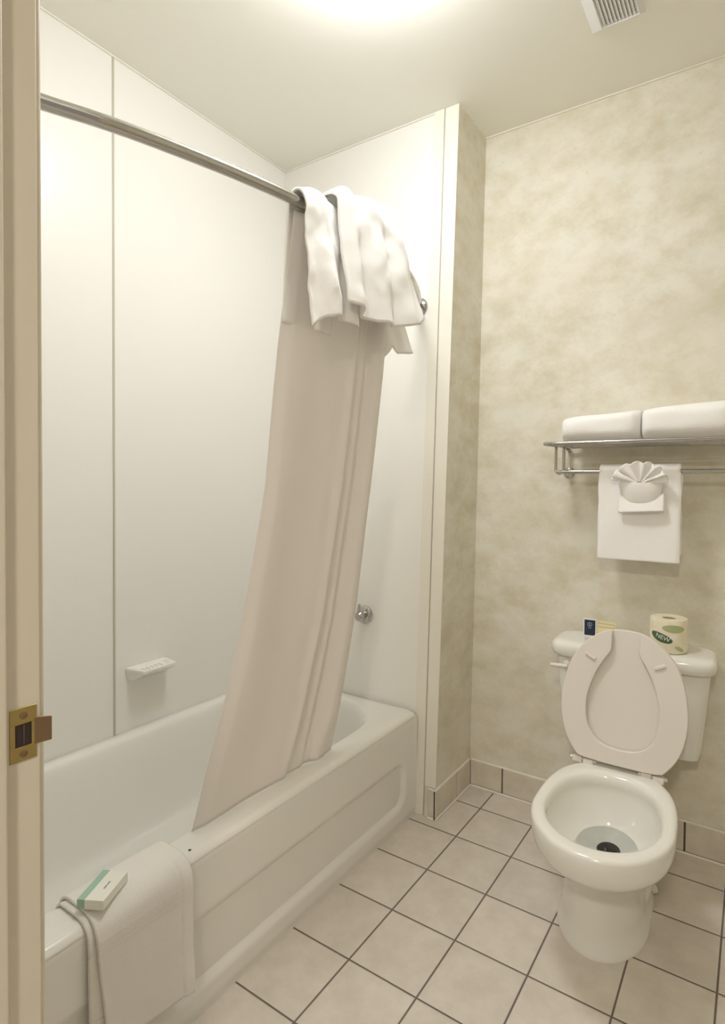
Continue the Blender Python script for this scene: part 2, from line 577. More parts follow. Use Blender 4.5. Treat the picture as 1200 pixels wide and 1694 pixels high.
# ------------------------------------------------------------------ lamp and vent
LX, LY = 0.06, -0.255
lamp = wthing('ceiling_light', 'round white glowing dome lamp flush on the ceiling above the bathtub side', 'lamp', (LX, LY, H))
MB().lathe([(0.13, 0), (0.13, -0.012), (0.12, -0.018)], (LX, LY, H - 0.0005), (0, 0, 1), 40).build('base', M['trim'], lamp, smooth=40)
MB().lathe([(0.15, -0.016), (0.168, -0.026), (0.170, -0.045), (0.155, -0.070), (0.115, -0.092), (0.06, -0.104), (0.0, -0.108)], (LX, LY, H), (0, 0, 1), 40).build('diffuser', M['diffuser'], lamp, smooth=60)

vent = wthing('ceiling_vent', 'white louvred vent grille on the ceiling above the toilet', 'vent', (0.49, 0.29, H))
vx0, vx1, vy0, vy1 = 0.416, 0.570, 0.14, 0.442
ix0, ix1, iy0, iy1 = 0.449, 0.556, 0.16, 0.421
mb = MB()
zt_, zb_ = H - 0.0005, H - 0.014
o_ = [(vx0, vy0), (vx1, vy0), (vx1, vy1), (vx0, vy1)]
i_ = [(ix0, iy0), (ix1, iy0), (ix1, iy1), (ix0, iy1)]
V = [Vector((x, y, zt_)) for x, y in o_] + [Vector((x, y, zb_)) for x, y in i_] + [Vector((lerp(x, 0.5, .06), lerp(y, .29, .06), zt_)) for x, y in i_]
F = []
for k in range(4):
    j = (k + 1) % 4
    F += [(k, j, 4 + j, 4 + k), (4 + k, 4 + j, 8 + j, 8 + k), (8 + k, 8 + j, j, k)]
mb.add(V, F)
mb.build('frame', M['grille'], vent, bevel=0.001)
MB().box(ix0, ix1, iy0, iy1, H - 0.004, H - 0.001).build('duct', M['grille_in'], vent)
nl = 10
for k in range(nl):
    x = lerp(ix0 + 0.008, ix1 - 0.006, k / (nl - 1))
    R_ = Matrix.Translation((x, 0, H - 0.0085)) @ Matrix.Rotation(math.radians(35), 4, 'Y')
    MB().box(-0.0055, 0.0055, iy0, iy1, -0.0007, 0.0007, R_).build('louvre', M['grille'], vent)

# ------------------------------------------------------------------ bathtub
tub = wthing('bathtub', 'white enamelled bathtub with a recessed front panel set in the alcove', 'bathtub', (-0.56, -0.28, 0))
tx0, tx1, ty0, ty1, TZ = XL + 0.001, -0.190, YF + 0.001, 0.452, 0.385


def ins(x0, x1, y0, y1, r, z): return rrect(x0, x1, y0, y1, r, z, 14)


R = []
LR = 0.024


def lip_o(z): return 0.0 if z <= TZ - LR else LR - sqrt(max(0, LR * LR - (z - TZ + LR) ** 2))


for o, z in ((0.012, 0.02), (0.010, 0.30), (0.008, 0.345)) + tuple((lip_o(TZ - LR + LR * sin(a)), TZ - LR + LR * sin(a)) for a in (0.35, 0.55, 0.75, 0.95, 1.15, 1.35, pi / 2)):
    R.append(ins(tx0 + o * 0.2, tx1 - o, ty0 + o * .2, ty1 - o * .2, 0.006 + o, z))
inx0, inx1, iny0, iny1 = -0.888, -0.284, -0.945, 0.405
for e, z, r in ((-0.012, TZ + 0.0002, 0.23), (-0.004, 0.3835, 0.225), (0.002, 0.379, 0.22), (0.008, 0.370, 0.215), (0.014, 0.350, 0.21)):
    R.append(ins(inx0 + e, inx1 - e, iny0 + e, iny1 - e, r, z))
for e, ey0, ey1, z, r in ((0.030, .05, .02, 0.27, 0.20), (0.048, .10, .035, 0.17, 0.19), (0.065, .14, .05, 0.11, 0.17), (0.09, .18, .08, 0.078, 0.15), (0.13, .24, .12, 0.066, 0.12), (0.2, .4, .25, 0.062, 0.08)):
    R.append(ins(inx0 + e, inx1 - e * 1.05, iny0 + ey0, iny1 - ey1, r, z))
mb = MB().loft(R, True, True)
mb.build('basin', M['enamel'], tub, smooth=60)


def sdf(y, z):
    # recessed panel of the apron: rounded box running off to the near end
    cy, cz, hy, hz, r = -0.60, 0.150, 0.965, 0.078, 0.05
    qx, qz = abs(y - cy) - hy + r, abs(z - cz) - hz + r
    return sqrt(max(qx, 0) ** 2 + max(qz, 0) ** 2) + min(max(qx, qz), 0) - r


def apron(u, v):
    y = lerp(ty0, ty1 - 0.0005, u); z = lerp(0.0, 0.368, v)
    x = tx1 + 0.0004 - lip_o(z)
    d = sdf(y, z)
    x -= 0.013 * sst(0.012, -0.016, d)
    x -= 0.004 * (1 - sst(0.0, 0.03, z))
    return Vector((x, y, z))


NOFIX[0] = False
mb = MB().grid(apron, 150, 64)
mb.box(tx1 - 0.022, tx1 - 0.019, ty0, ty1 - 0.0005, 0, 0.34)
mb.build('apron', M['enamel'], tub, smooth=70)
tag(MB().lathe([(0.0033, 0), (0.0033, 0.0008), (0.002, 0.0014)], (-0.217, -0.522, TZ), (0, 0, 1), 14).build('speck', M['black'], loc=(-0.217, -0.522, TZ), smooth=40),
    'tiny black speck on the tub rim beside the draped bath mat', 'speck')

# soap dish on the long wall
sd = wthing('soap_dish', 'small white ceramic soap dish fixed to the long tub wall', 'soap dish', (XL, -0.163, 0.57))
sx0, sx1, sy0, sy1 = XL, XL + 0.082, -0.240, -0.086
bot = [Vector((sx0, sy0 + 0.006, 0.556)), Vector((sx0 + 0.022, sy0 + 0.012, 0.556)), Vector((sx0 + 0.022, sy1 - 0.012, 0.556)), Vector((sx0, sy1 - 0.006, 0.556))]
mid = [Vector((sx0, sy0, 0.588)), Vector((sx1, sy0 + 0.014, 0.588)), Vector((sx1, sy1 - 0.014, 0.588)), Vector((sx0, sy1, 0.588))]
top = [p + Vector((0, 0, 0.013)) for p in mid]


def shrink(r, k, dz):
    c = sum(r, Vector()) / 4
    return [c.lerp(p, k) + Vector((0, 0, dz)) for p in r]


MB().loft([bot, mid, top, shrink(top, 0.80, 0), shrink(top, 0.66, -0.010)]).build('dish', M['porcelain'], sd, bevel=0.004)
mb = MB()
for k in range(5):
    y = lerp(sy0 + 0.045, sy1 - 0.045, k / 4)
    mb.box(sx0 + 0.024, sx1 - 0.026, y - 0.002, y + 0.002, 0.588, 0.594)
mb.build('drain_rib', M['porcelain'], sd, bevel=0.001)

# ------------------------------------------------------------------ curved shower rod
RZ = 1.900
rod_pts = [(-0.296, -1.016), (-0.217, -0.831), (-0.1715, -0.73), (-0.1305, -0.605), (-0.096, -0.477), (-0.064, -0.312), (-0.046, -0.15), (-0.052, 0.02),
           (-0.080, 0.17), (-0.130, 0.31), (-0.185, 0.42), (-0.222, 0.488)]


def rod_x(y):
    for (xa, ya), (xb, yb) in zip(rod_pts, rod_pts[1:]):
        if y <= yb or (xb, yb) == rod_pts[-1]:
            t = (y - ya) / (yb - ya)
            return lerp(xa, xb, max(-0.2, min(1.2, t)))


rod = wthing('shower_rod', 'bowed chrome shower rod running above the tub edge', 'shower rod', (-0.22, -0.26, RZ))
pts = catmull([(x, y, RZ) for x, y in rod_pts], 8)
MB().tube(pts, 0.0135, 18).build('rod', M['chrome'], rod, smooth=50)
yw = YE(RZ)
for c, ax in (((-0.222, yw - 0.0005, RZ), (0, -1, 0)), ((-0.297, YF + 0.0005, RZ), (0, 1, 0))):
    MB().lathe([(0.034, 0), (0.034, 0.004), (0.028, 0.010), (0.020, 0.013), (0.018, 0.03), (0.0145, 0.034)], c, ax, 28).build('flange', M['chrome'], rod, smooth=35)

# tub valve handle on the end wall
vz, vy = 0.712, YE(0.71)
val = wthing('tub_valve', 'round chrome tub valve handle on the end wall beside the curtain', 'faucet', (-0.446, vy, vz))
MB().lathe([(0.036, 0), (0.036, 0.004), (0.030, 0.009), (0.016, 0.012), (0.0155, 0.03)], (-0.4465, vy - 0.0005, vz), (0, -1, 0), 30).build('escutcheon', M['chrome'], val, smooth=35)
MB().lathe([(0.016, 0.028), (0.019, 0.032), (0.019, 0.046), (0.014, 0.052), (0.0, 0.054)], (-0.4465, vy, vz), (0, -1, 0), 24).build('knob', M['chrome'], val, smooth=35)
MB().tube([(-0.4465, vy - 0.048, vz), (-0.443, vy - 0.05, vz + 0.03), (-0.438, vy - 0.052, vz + 0.05)], [0.007, 0.006, 0.005], 12).build('lever', M['chrome'], val, smooth=50)

# ------------------------------------------------------------------ shower curtain
def curtain(s, t):
    # s 0 = near (left) edge, 1 = far edge; t 0 = rod, 1 = hem
    y0 = lerp(-0.335, 0.062, s); y1 = lerp(-0.478, 0.030, s)
    z = lerp(RZ - 0.02, 0.3885, t)
    bl = crv([(0, 0), (0.21, 0.05), (0.44, 0.07), (0.7, 0.35), (0.85, 0.65), (1, 1)], t)
    br = crv([(0, 0), (0.44, -0.15), (0.7, 0.02), (0.85, 0.45), (1, 1)], t)
    y = lerp(y0, y1, lerp(bl, br, s))
    x = lerp(rod_x(y0) - 0.004, -0.262, t)
    bulge = 0.012 * sin(pi * t)
    a = 0.35 + 0.65 * sin(pi * min(1, t * 1.15 + 0.1)) if t < .9 else 0.6
    f = 0.006 * sin(2 * pi * (s * 2.1 + 0.1 * t))
    f += 0.012 * (exp(-((s - 0.60 + 0.02 * t) / 0.03) ** 2) - exp(-((s - 0.66 + 0.02 * t) / 0.025) ** 2))
    f += 0.008 * (exp(-((s - 0.73) / 0.02) ** 2) - exp(-((s - 0.775) / 0.018) ** 2))
    f += 0.034 * sst(0.81, 0.845, s) - 0.030 * sst(0.86, 1.0, s)
    f += 0.010 * (1 - sst(0.0, 0.07, s)) * -1
    n = noise.noise(Vector((s * 4.0, t * 3.0, 1.7))) * 0.006
    amp = (0.5 + 0.5 * sst(0.0, 0.3, t)) * (1 - 0.55 * sst(0.9, 1.0, t))
    return Vector((x + (f + n) * amp + bulge * 0.4, y + f * amp * 0.3, z))


cur = wthing('shower_curtain', 'long off-white shower curtain bunched at the far end of the bowed rod', 'shower curtain', (-0.16, -0.15, RZ))
MB().grid(curtain, 120, 110).build('panel', M['curtain'], cur, smooth=80, solid=0.0012)


def ringpts(y):
    c = Vector((rod_x(y), y, RZ))
    return [c + Vector((0.019 * cos(a), 0.0, 0.019 * sin(a) - 0.004)) for a in [2 * pi * k / 20 for k in range(21)]]


for k in range(5):
    MB().tube(ringpts(lerp(-0.29, 0.08, k / 4)), 0.0016, 8).build('curtain_ring', M['chrome'], cur, smooth=60)


# ------------------------------------------------------------------ towels over the rod
def drape(name, label, y0, y1, by0, by1, ridge, front, back, seed, thick, folds, out=0.02, back_off=-0.05, back_dy=0.0):
    """a towel hung over the rod.  b runs along the rod, a over the cloth: front hem, ridge, back hem"""
    def P(a, b):
        rz = RZ + ridge(b)
        fz, bz = front(b), back(b)
        yt = lerp(y0, y1, b); yb_ = lerp(by0, by1, b)
        rx = rod_x(yt)
        if a < 0.5:                       # front face, from hem up
            t = a / 0.44
            if t <= 1:
                z = lerp(fz, rz - 0.03, t); g = 1 - t
                x = rx + thick + out * g ** 0.8 + 0.012
            else:
                q = (a - 0.44) / 0.06 * pi / 2
                z = rz - 0.03 + 0.03 * sin(q); x = rx + (thick + 0.012) * cos(q); g = 0
        else:
            t = (1 - a) / 0.44
            if t <= 1:
                z = lerp(bz, rz - 0.03, t); g = 1 - t
                x = rx - thick - 0.012 + back_off * g
            else:
                q = (0.56 - a) / 0.06 * pi / 2
                z = rz - 0.03 + 0.03 * cos(q) if False else rz - 0.03 + 0.03 * sin(pi / 2 - (a - 0.5) / 0.06 * pi / 2)
                x = rx - (thick + 0.012) * sin((a - 0.5) / 0.06 * pi / 2); g = 0
        y = lerp(yt, yb_, g ** 0.9)
        if a > 0.5: y += back_dy * g
        d = folds(b, g)
        n = noise.noise(Vector((b * 3 + seed, z * 9, seed))) * 0.010 + noise.noise(Vector((b * 8 + seed, z * 22, seed))) * 0.004
        sgn = 1 if a < 0.5 else -0.5
        return Vector((x + (d + n) * sgn, y + n * 0.5, z + noise.noise(Vector((b * 5, seed, a * 3))) * 0.004))
    mb = MB().grid(P, 90, 56)
    o = mb.build(name, M['terry'], loc=(rod_x(lerp(y0, y1, .5)), lerp(y0, y1, .5), RZ), smooth=80, solid=0.006, offset=0.0)
    return tag(o, label, 'towel', 'white towels draped over the shower rod')


drape('bath_towel', 'narrow white towel draped over the rod nearest the bare chrome part', -0.340, -0.195, -0.346, -0.185,
      lambda b: 0.030 + 0.008 * sin(b * 5), lambda b: crv([(0, 1.595), (0.25, 1.625), (0.6, 1.640), (1, 1.63)], b), lambda b: 1.62, 3.1, 0.012,
      lambda b, g: (0.020 * exp(-((b - 0.35) / 0.16) ** 2) - 0.012 * exp(-((b - 0.72) / 0.10) ** 2)) * (0.4 + 0.6 * g), 0.03, -0.012)
drape('bath_towel', 'wide white towel piled over the rod next to the wall flange', -0.248, 0.072, -0.250, 0.130,
      lambda b: crv([(0, 0.055), (0.12, 0.085), (0.2, 0.09), (0.25, 0.078), (0.5, 0.100), (0.72, 0.112), (0.86, 0.085), (1, 0.02)], b),
      lambda b: crv([(0, 1.675), (0.1, 1.67), (0.14, 1.665), (0.3, 1.65), (0.5, 1.655), (0.72, 1.68), (0.85, 1.695), (1, 1.73)], b),
      lambda b: crv([(0, 1.65), (0.5, 1.62), (0.62, 1.665), (0.75, 1.650), (1, 1.672)], b), 8.4, 0.026,
      lambda b, g: (0.022 * exp(-((b - 0.10) / 0.06) ** 2) - 0.020 * exp(-((b - 0.22) / 0.05) ** 2) + 0.018 * exp(-((b - 0.40) / 0.10) ** 2)
                    - 0.014 * exp(-((b - 0.56) / 0.05) ** 2) + 0.02 * exp(-((b - 0.74) / 0.1) ** 2)) * (0.35 + 0.65 * g), 0.035, -0.02, 0.150)

# ------------------------------------------------------------------ bath mat over the tub edge, soap carton on it
def mat_profile(off):
    p = [(-0.306, 0.345), (-0.299, 0.368), (-0.290, 0.383), (-0.276, 0.3885), (-0.25, 0.3885), (-0.222, 0.388), (-0.203, 0.384), (-0.190, 0.374), (-0.184, 0.358),
         (-0.1825, 0.33), (-0.182, 0.26), (-0.180, 0.18), (-0.177, 0.108)]
    q = catmull([(x, 0, z) for x, z in p], 6)
    out = []
    for i, c in enumerate(q):
        d = (q[min(i + 1, len(q) - 1)] - q[max(i - 1, 0)]).normalized()
        nn = Vector((-d.z, 0, d.x))
        if nn.x < 0 and nn.z < 0: nn = -nn
        out.append(c + nn * off)
    return out


def mat_layer(off, y0, y1, yb0, yb1, cut, slant):
    prof = resample(mat_profile(off), 100)
    n = len(prof)

    def P(u, v):
        i = min(n - 1, int(round(v * cut * (n - 1))))
        p = prof[i]
        k = sst(0.35, 1.0, v)
        y = lerp(lerp(y0, y1, u), lerp(yb0, yb1, u), k)
        x, z = p.x, p.z
        # woven bands parallel to the hem
        s = v
        band = 0.0
        for c0 in (0.46, 0.485, 0.51): band += exp(-((s - c0) / 0.006) ** 2)
        dx = 0.0016 * band + 0.0025 * sst(0.86, 0.9, u) - 0.0012 * exp(-((u - 0.87) / 0.012) ** 2)
        nn = noise.noise(Vector((u * 3, v * 5, off * 100))) * 0.003
        return Vector((x + dx + nn * k + 0.006 * k * u, y, z + slant * k * (1 - u) + nn * (1 - k) * 0.5))
    return P


bm_ = wthing('bath_mat', 'folded white bath mat draped over the tub edge under the soap carton', 'bath mat', (-0.22, -0.65, TZ))
MB().grid(mat_layer(0.002, -0.773, -0.565, -0.772, -0.565, 0.97, 0.02), 50, 99).build('under_layer', M['bathmat'], bm_, smooth=80, solid=0.005, offset=0.0)
MB().grid(mat_layer(0.0095, -0.762, -0.550, -0.745, -0.553, 1.0, 0.03), 60, 99).build('top_layer', M['bathmat'], bm_, smooth=80, solid=0.006, offset=0.0)

sb0 = Vector((-0.2215, -0.7205, 0.4035))
soap = thing('soap_carton', 'small green and white soap carton lying on the bath mat', 'soap', sb0, math.radians(28))
# long side runs along local y
hl, hw_, hh = 0.042, 0.0265, 0.019
MB().box(-hw_, hw_, -hl, hl, 0, hh).build('carton', M['carton'], soap, bevel=0.001)
MB().box(-hw_ - 0.0004, -hw_ + 0.015, -hl - 0.0004, hl + 0.0004, 0.0006, hh + 0.0004).build('green_band', M['green'], soap, bevel=0.0008)
mb = MB()
for k, (a, c) in enumerate(((-0.010, 0.006), (-0.004, 0.004), (0.002, 0.006), (0.008, 0.003))):
    mb.box(0.006, 0.009, a, a + c, hh, hh + 0.0003)
mb.build('print', M['ink'], soap)

# ------------------------------------------------------------------ toilet (own frame: origin on the floor under the bowl, +y to the wall)
TO = Vector((0.548, 0.140, 0.0))
toi = thing('toilet', 'white two-piece toilet with raised seat against the mottled wallpaper', 'toilet', TO, math.radians(2.5))


def egg(cy, hw, f, bk, z, n=64, nb=3.0, nf=2.0, cx=0.0):
    out = []
    for k in range(n):
        a = 2 * pi * k / n
        c, s_ = cos(a), sin(a)
        if s_ >= 0:
            x = hw * (abs(c) ** (2 / nb)) * (1 if c >= 0 else -1); y = bk * (abs(s_) ** (2 / nb))
        else:
            x = hw * (abs(c) ** (2 / nf)) * (1 if c >= 0 else -1); y = -f * (abs(s_) ** (2 / nf))
        out.append(Vector((cx + x, cy + y, z)))
    return out


R = []
bx = -0.020
R.append(egg(0.17, 0.123, 0.174, 0.24, 0.0, nb=4, cx=bx))
R.append(egg(0.17, 0.123, 0.174, 0.24, 0.010, nb=4, cx=bx))
R.append(egg(0.17, 0.116, 0.167, 0.24, 0.018, nb=4, cx=bx))
R.append(egg(0.17, 0.111, 0.163, 0.24, 0.06, nb=4, cx=bx))
R.append(egg(0.16, 0.101, 0.156, 0.25, 0.14, nb=4, cx=bx * .8))
R.append(egg(0.15, 0.097, 0.148, 0.26, 0.20, nb=4, cx=bx * .6))
R.append(egg(0.12, 0.106, 0.140, 0.28, 0.235, nb=3.6, cx=bx * .4))
R.append(egg(0.06, 0.124, 0.150, 0.28, 0.265, nb=3.2, cx=bx * .2))
R.append(egg(0.015, 0.143, 0.163, 0.28, 0.290, nb=2.8))
R.append(egg(0.0, 0.158, 0.179, 0.285, 0.309, nb=2.7))
R.append(egg(0.0, 0.168, 0.190, 0.285, 0.325, nb=2.7))
R.append(egg(0.0, 0.1725, 0.195, 0.285, 0.342, nb=2.7))
R.append(egg(0.0, 0.1750, 0.198, 0.285, 0.362, nb=2.7))
R.append(egg(0.0, 0.1748, 0.1978, 0.284, 0.380, nb=2.7))
R.append(egg(0.0, 0.1730, 0.1955, 0.282, 0.3862, nb=2.7))
R.append(egg(0.0, 0.1690, 0.1910, 0.278, 0.3893, nb=2.7))
R.append(egg(0.0, 0.1600, 0.181, 0.267, 0.3902, nb=2.7))
R.append(egg(0.002, 0.1500, 0.168, 0.235, 0.3900, nb=2.6))
R.append(egg(0.004, 0.1450, 0.1615, 0.217, 0.3880, nb=2.5))
R.append(egg(0.005, 0.1410, 0.156, 0.210, 0.3825, nb=2.4))
R.append(egg(0.005, 0.1385, 0.153, 0.207, 0.3740, nb=2.4))
R.append(egg(0.005, 0.1375, 0.152, 0.206, 0.360, nb=2.4))
R.append(egg(0.005, 0.1395, 0.154, 0.208, 0.352, nb=2.4))
R.append(egg(0.010, 0.1340, 0.148, 0.202, 0.332, nb=2.3))
R.append(egg(0.022, 0.1230, 0.134, 0.184, 0.300, nb=2.2))
R.append(egg(0.055, 0.0980, 0.104, 0.140, 0.268, nb=2.2))
R.append(egg(0.090, 0.0680, 0.070, 0.090, 0.246, nb=2.1))
R.append(egg(0.110, 0.0420, 0.042, 0.055, 0.234, nb=2))
R.append(egg(0.118, 0.0310, 0.030, 0.038, 0.226, nb=2))
mb = MB().loft(R, True, False)
# shelf under the tank
q = [rrect(-0.105, 0.105, 0.22, 0.585, 0.04, z, 8) for z in (0.29, 0.372, 0.380)]
q.append(rrect(-0.100, 0.100, 0.225, 0.58, 0.035, 0.384, 8))
mb.loft(q)
# trapway bulge along each side of the foot
for sx in (-1, 1):
    pts = catmull([(bx + sx * 0.085, 0.20, 0.06), (bx + sx * 0.095, 0.27, 0.12), (bx * .6 + sx * 0.092, 0.33, 0.19), (sx * 0.078, 0.38, 0.12), (sx * 0.07, 0.42, 0.03)], 6)
    mb.tube(pts, [0.028 + 0.014 * sin(pi * k / (len(pts) - 1)) for k in range(len(pts))], 18)
mb.build('bowl', M['porcelain'], toi, smooth=55)
# drain well
R = [egg(0.118, 0.0315, 0.0305, 0.0385, 0.2265, nb=2), egg(0.122, 0.029, 0.028, 0.034, 0.212, nb=2), egg(0.14, 0.026, 0.026, 0.03, 0.18, nb=2)]
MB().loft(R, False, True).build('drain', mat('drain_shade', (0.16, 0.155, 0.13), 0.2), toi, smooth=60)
MB().add(egg(0.075, 0.080, 0.083, 0.108, 0.2545, nb=2.1), [tuple(range(64))]).build('water', M['water'], toi)
for sx in (-1, 1):
    MB().lathe([(0.016, 0), (0.016, 0.006), (0.012, 0.014), (0.006, 0.019), (0, 0.02)], (bx + sx * 0.112, 0.345, 0.006), (0, 0, 1), 20).build('bolt_cap', M['porcelain'], toi, smooth=50)

# tank
def tnk(hw, y0, y1, z, e=5.5, n=72):
    cy = (y0 + y1) / 2; hy = (y1 - y0) / 2
    out = []
    for k in range(n):
        a = 2 * pi * k / n
        c, s_ = cos(a), sin(a)
        out.append(Vector((hw * abs(c) ** (2 / e) * (1 if c >= 0 else -1), cy + hy * abs(s_) ** (2 / e) * (1 if s_ >= 0 else -1), z)))
    return out


kx = 0.0
MB().loft([[p + Vector((kx, 0, 0)) for p in r] for r in (tnk(0.190, 0.455, 0.575, 0.372), tnk(0.207, 0.440, 0.585, 0.380), tnk(0.214, 0.434, 0.590, 0.41), tnk(0.228, 0.420, 0.596, 0.56), tnk(0.235, 0.415, 0.597, 0.650), tnk(0.233, 0.417, 0.597, 0.658))]).build('tank', M['porcelain'], toi, smooth=50)
lidt = [(0.237, 0.410, 0.598, 0.6575), (0.247, 0.402, 0.600, 0.660), (0.2515, 0.398, 0.601, 0.670), (0.2525, 0.397, 0.601, 0.684), (0.2500, 0.399, 0.601, 0.696), (0.243, 0.406, 0.600, 0.7035), (0.232, 0.417, 0.594, 0.707), (0.20, 0.44, 0.58, 0.708)]
MB().loft([[p + Vector((kx, 0, 0)) for p in tnk(*r)] for r in lidt]).build('tank_lid', M['porcelain'], toi, smooth=50)
lev = MB().lathe([(0.014, 0), (0.014, 0.005), (0.009, 0.009), (0.008, 0.018)], (kx - 0.190, 0.417, 0.630), (0, -1, 0), 20)
lev.tube([(kx - 0.185, 0.394, 0.630), (kx - 0.212, 0.390, 0.630), (kx - 0.240, 0.391, 0.629)], [0.007, 0.0075, 0.006], 12)
lev.build('flush_lever', M['plastic'], toi, smooth=50)

# raised lid and open-front seat
hy0, hz0, lean = 0.262, 0.404, math.radians(10.0)
SM = Matrix.Translation((0.002, hy0, hz0 - 0.007)) @ Matrix.Rotation(lean * -1, 4, 'X') @ Matrix.Rotation(math.radians(1.0), 4, 'Y') @ Matrix.Scale(0.97, 4, (0, 0, 1))     # local: x right, z up the seat, -y to the viewer


def seat_outer(n=90):
    # from the gap on the right, down around the hinge side, up to the gap on the left
    half = [(0.0, 0.412), (0.045, 0.408), (0.09, 0.385), (0.130, 0.345), (0.157, 0.295), (0.172, 0.235), (0.178, 0.175), (0.172, 0.115), (0.155, 0.062), (0.128, 0.022), (0.112, 0.010), (0.06, 0.006), (0.0, 0.005)]
    h = catmull([(x, 0, z) for x, z in half], 8)
    return h


def seat_inner():
    half = [(0.040, 0.405), (0.040, 0.372), (0.041, 0.344), (0.060, 0.312), (0.083, 0.265), (0.100, 0.205), (0.103, 0.160), (0.095, 0.110), (0.072, 0.074), (0.040, 0.057), (0.0, 0.052)]
    return catmull([(x, 0, z) for x, z in half], 8)


ou_ = [p for p in seat_outer()]
ou_gap = [Vector((0.040, 0, 0.4085))] + [p for p in ou_ if p.x > 0.041 or p.z < 0.2]
nO = 60
oh = resample(ou_gap, nO); ih = resample(seat_inner(), nO)
outer = oh + [Vector((-p.x, 0, p.z)) for p in reversed(oh[:-1])]
inner = ih + [Vector((-p.x, 0, p.z)) for p in reversed(ih[:-1])]
mb = MB()
n = len(outer)
V, F = [], []
for yy in (-0.019, -0.001):
    V += [p + Vector((0, yy, 0)) for p in outer] + [p + Vector((0, yy, 0)) for p in inner]
for k in range(n - 1):
    F.append((k, k + 1, n + k + 1, n + k)); F.append((2 * n + k, 3 * n + k, 3 * n + k + 1, 2 * n + k + 1))
    F.append((k, 2 * n + k, 2 * n + k + 1, k + 1)); F.append((n + k, n + k + 1, 3 * n + k + 1, 3 * n + k))
F += [(0, n, 3 * n, 2 * n), (n - 1, 2 * n + n - 1, 3 * n + n - 1, n + n - 1)]
mb.add([SM @ p for p in V], F)
seat = mb.build('seat', M['plastic'], toi, bevel=0.005, segs=4)
for sx in (-1, 1):
    BM = SM @ Matrix.Translation((sx * 0.098, -0.0185, 0.318)) @ Matrix.Rotation(sx * math.radians(-28), 4, 'Y')
    MB().box(-0.017, 0.017, -0.0065, 0.0, -0.0055, 0.0055, BM).build('bumper', M['plastic'], seat, bevel=0.003)
oh = resample(ou_, 60)
full = oh + [Vector((-p.x, 0, p.z)) for p in reversed(oh[1:-1])]
sc_ = lambda k, dz: [SM @ Vector((p.x * k, dz, 0.2 + (p.z - 0.2) * k)) for p in full]
MB().loft([sc_(0.985, 0.003), sc_(1.0, 0.006), sc_(1.0, 0.013), sc_(0.97, 0.018), sc_(0.85, 0.022)]).build('lid', M['plastic'], toi, smooth=40)
for hx in (-0.098, 0.098):
    mb = MB()
    mb.box(hx - 0.036, hx - 0.008, -0.012, 0.012, -0.019, 0.0005, SM @ Matrix.Translation((0, 0.002, 0.004)))
    mb.box(hx - 0.004, hx + 0.026, -0.016, 0.010, -0.021, -0.001, SM @ Matrix.Translation((0, 0.002, 0.004)))
    mb.tube([SM @ Vector((hx - 0.045, 0.0, -0.004)), SM @ Vector((hx + 0.034, 0.0, -0.004))], 0.0055, 12)
    mb.build('hinge', M['plastic'], toi, bevel=0.003)

# ------------------------------------------------------------------ things on the tank
TL = 0.7085
rp = Vector((0.640, 0.628, TL))
roll = thing('toilet_paper_roll', 'wrapped toilet paper roll with green print standing on the tank lid', 'toilet paper', rp)
RR, RHh = 0.056, 0.106
MB().lathe([(0.018, 0.004), (0.05, 0.0), (RR - 0.001, 0.003), (RR, 0.008), (RR, RHh - 0.006), (RR - 0.002, RHh - 0.001), (0.048, RHh), (0.021, RHh - 0.002), (0.019, RHh - 0.010)], (0, 0, 0), (0, 0, 1), 48).build('wrapper', M['wrapper'], roll, smooth=45)
MB().lathe([(0.0195, RHh - 0.0095), (0.0195, RHh - 0.0035), (0.017, RHh - 0.0035), (0.017, RHh - 0.009)], (0, 0, 0), (0, 0, 1), 24).build('core_end', M['core'], roll, smooth=40)


def cyl(a, z, dr=0.0006):
    """wrap: a = arc length from the side facing the viewer, z height"""
    th = -pi / 2 + 0.16 + a / RR
    return Vector(((RR + dr) * cos(th), (RR + dr) * sin(th), z))


def patch(name, ac, zc, ra, rz_, rot, m_, dr):
    V = []
    n = 40
    rings_ = 5
    for r in range(1, rings_ + 1):
        for k in range(n):
            t = 2 * pi * k / n
            x, z = ra * cos(t) * r / rings_, rz_ * sin(t) * r / rings_
            V.append(cyl(ac + x * cos(rot) - z * sin(rot), zc + x * sin(rot) + z * cos(rot), dr))
    F = [tuple(range(n))]
    for r in range(rings_ - 1):
        for k in range(n):
            F.append((r * n + k, r * n + (k + 1) % n, (r + 1) * n + (k + 1) % n, (r + 1) * n + k))
    return MB().add(V, F).build(name, m_, roll, smooth=60)


patch('leaf_print', 0.012, 0.080, 0.034, 0.012, math.radians(-2), M['leafgreen'], 0.0005)
patch('oval_print', -0.026, 0.050, 0.036, 0.0135, math.radians(-16), M['darkgreen'], 0.0007)
patch('leaf_print', 0.030, 0.018, 0.016, 0.006, math.radians(-25), M['leafgreen'], 0.0005)
# the white letters of the wrapper, bent onto the roll
cu = bpy.data.curves.new('wrapper_text', 'FONT'); cu.body = 'NEW'; cu.size = 0.019; cu.align_x = 'CENTER'; cu.align_y = 'CENTER'
to = bpy.data.objects.new('wrapper_text', cu); COL.objects.link(to)
dg = bpy.context.evaluated_depsgraph_get()
me = bpy.data.meshes.new_from_object(to.evaluated_get(dg))
bpy.data.objects.remove(to)
bm = bmesh.new(); bm.from_mesh(me)
bmesh.ops.subdivide_edges(bm, edges=bm.edges[:], cuts=1)
bmesh.ops.triangulate(bm, faces=bm.faces[:])
rot = math.radians(-16)
vv = [cyl(-0.020 + v.co.x * cos(rot) - v.co.y * sin(rot), 0.050 + v.co.x * sin(rot) + v.co.y * cos(rot), 0.0011) for v in bm.verts]
bm.verts.index_update()
ff = [tuple(v.index for v in f.verts) for f in bm.faces]
bm.free()
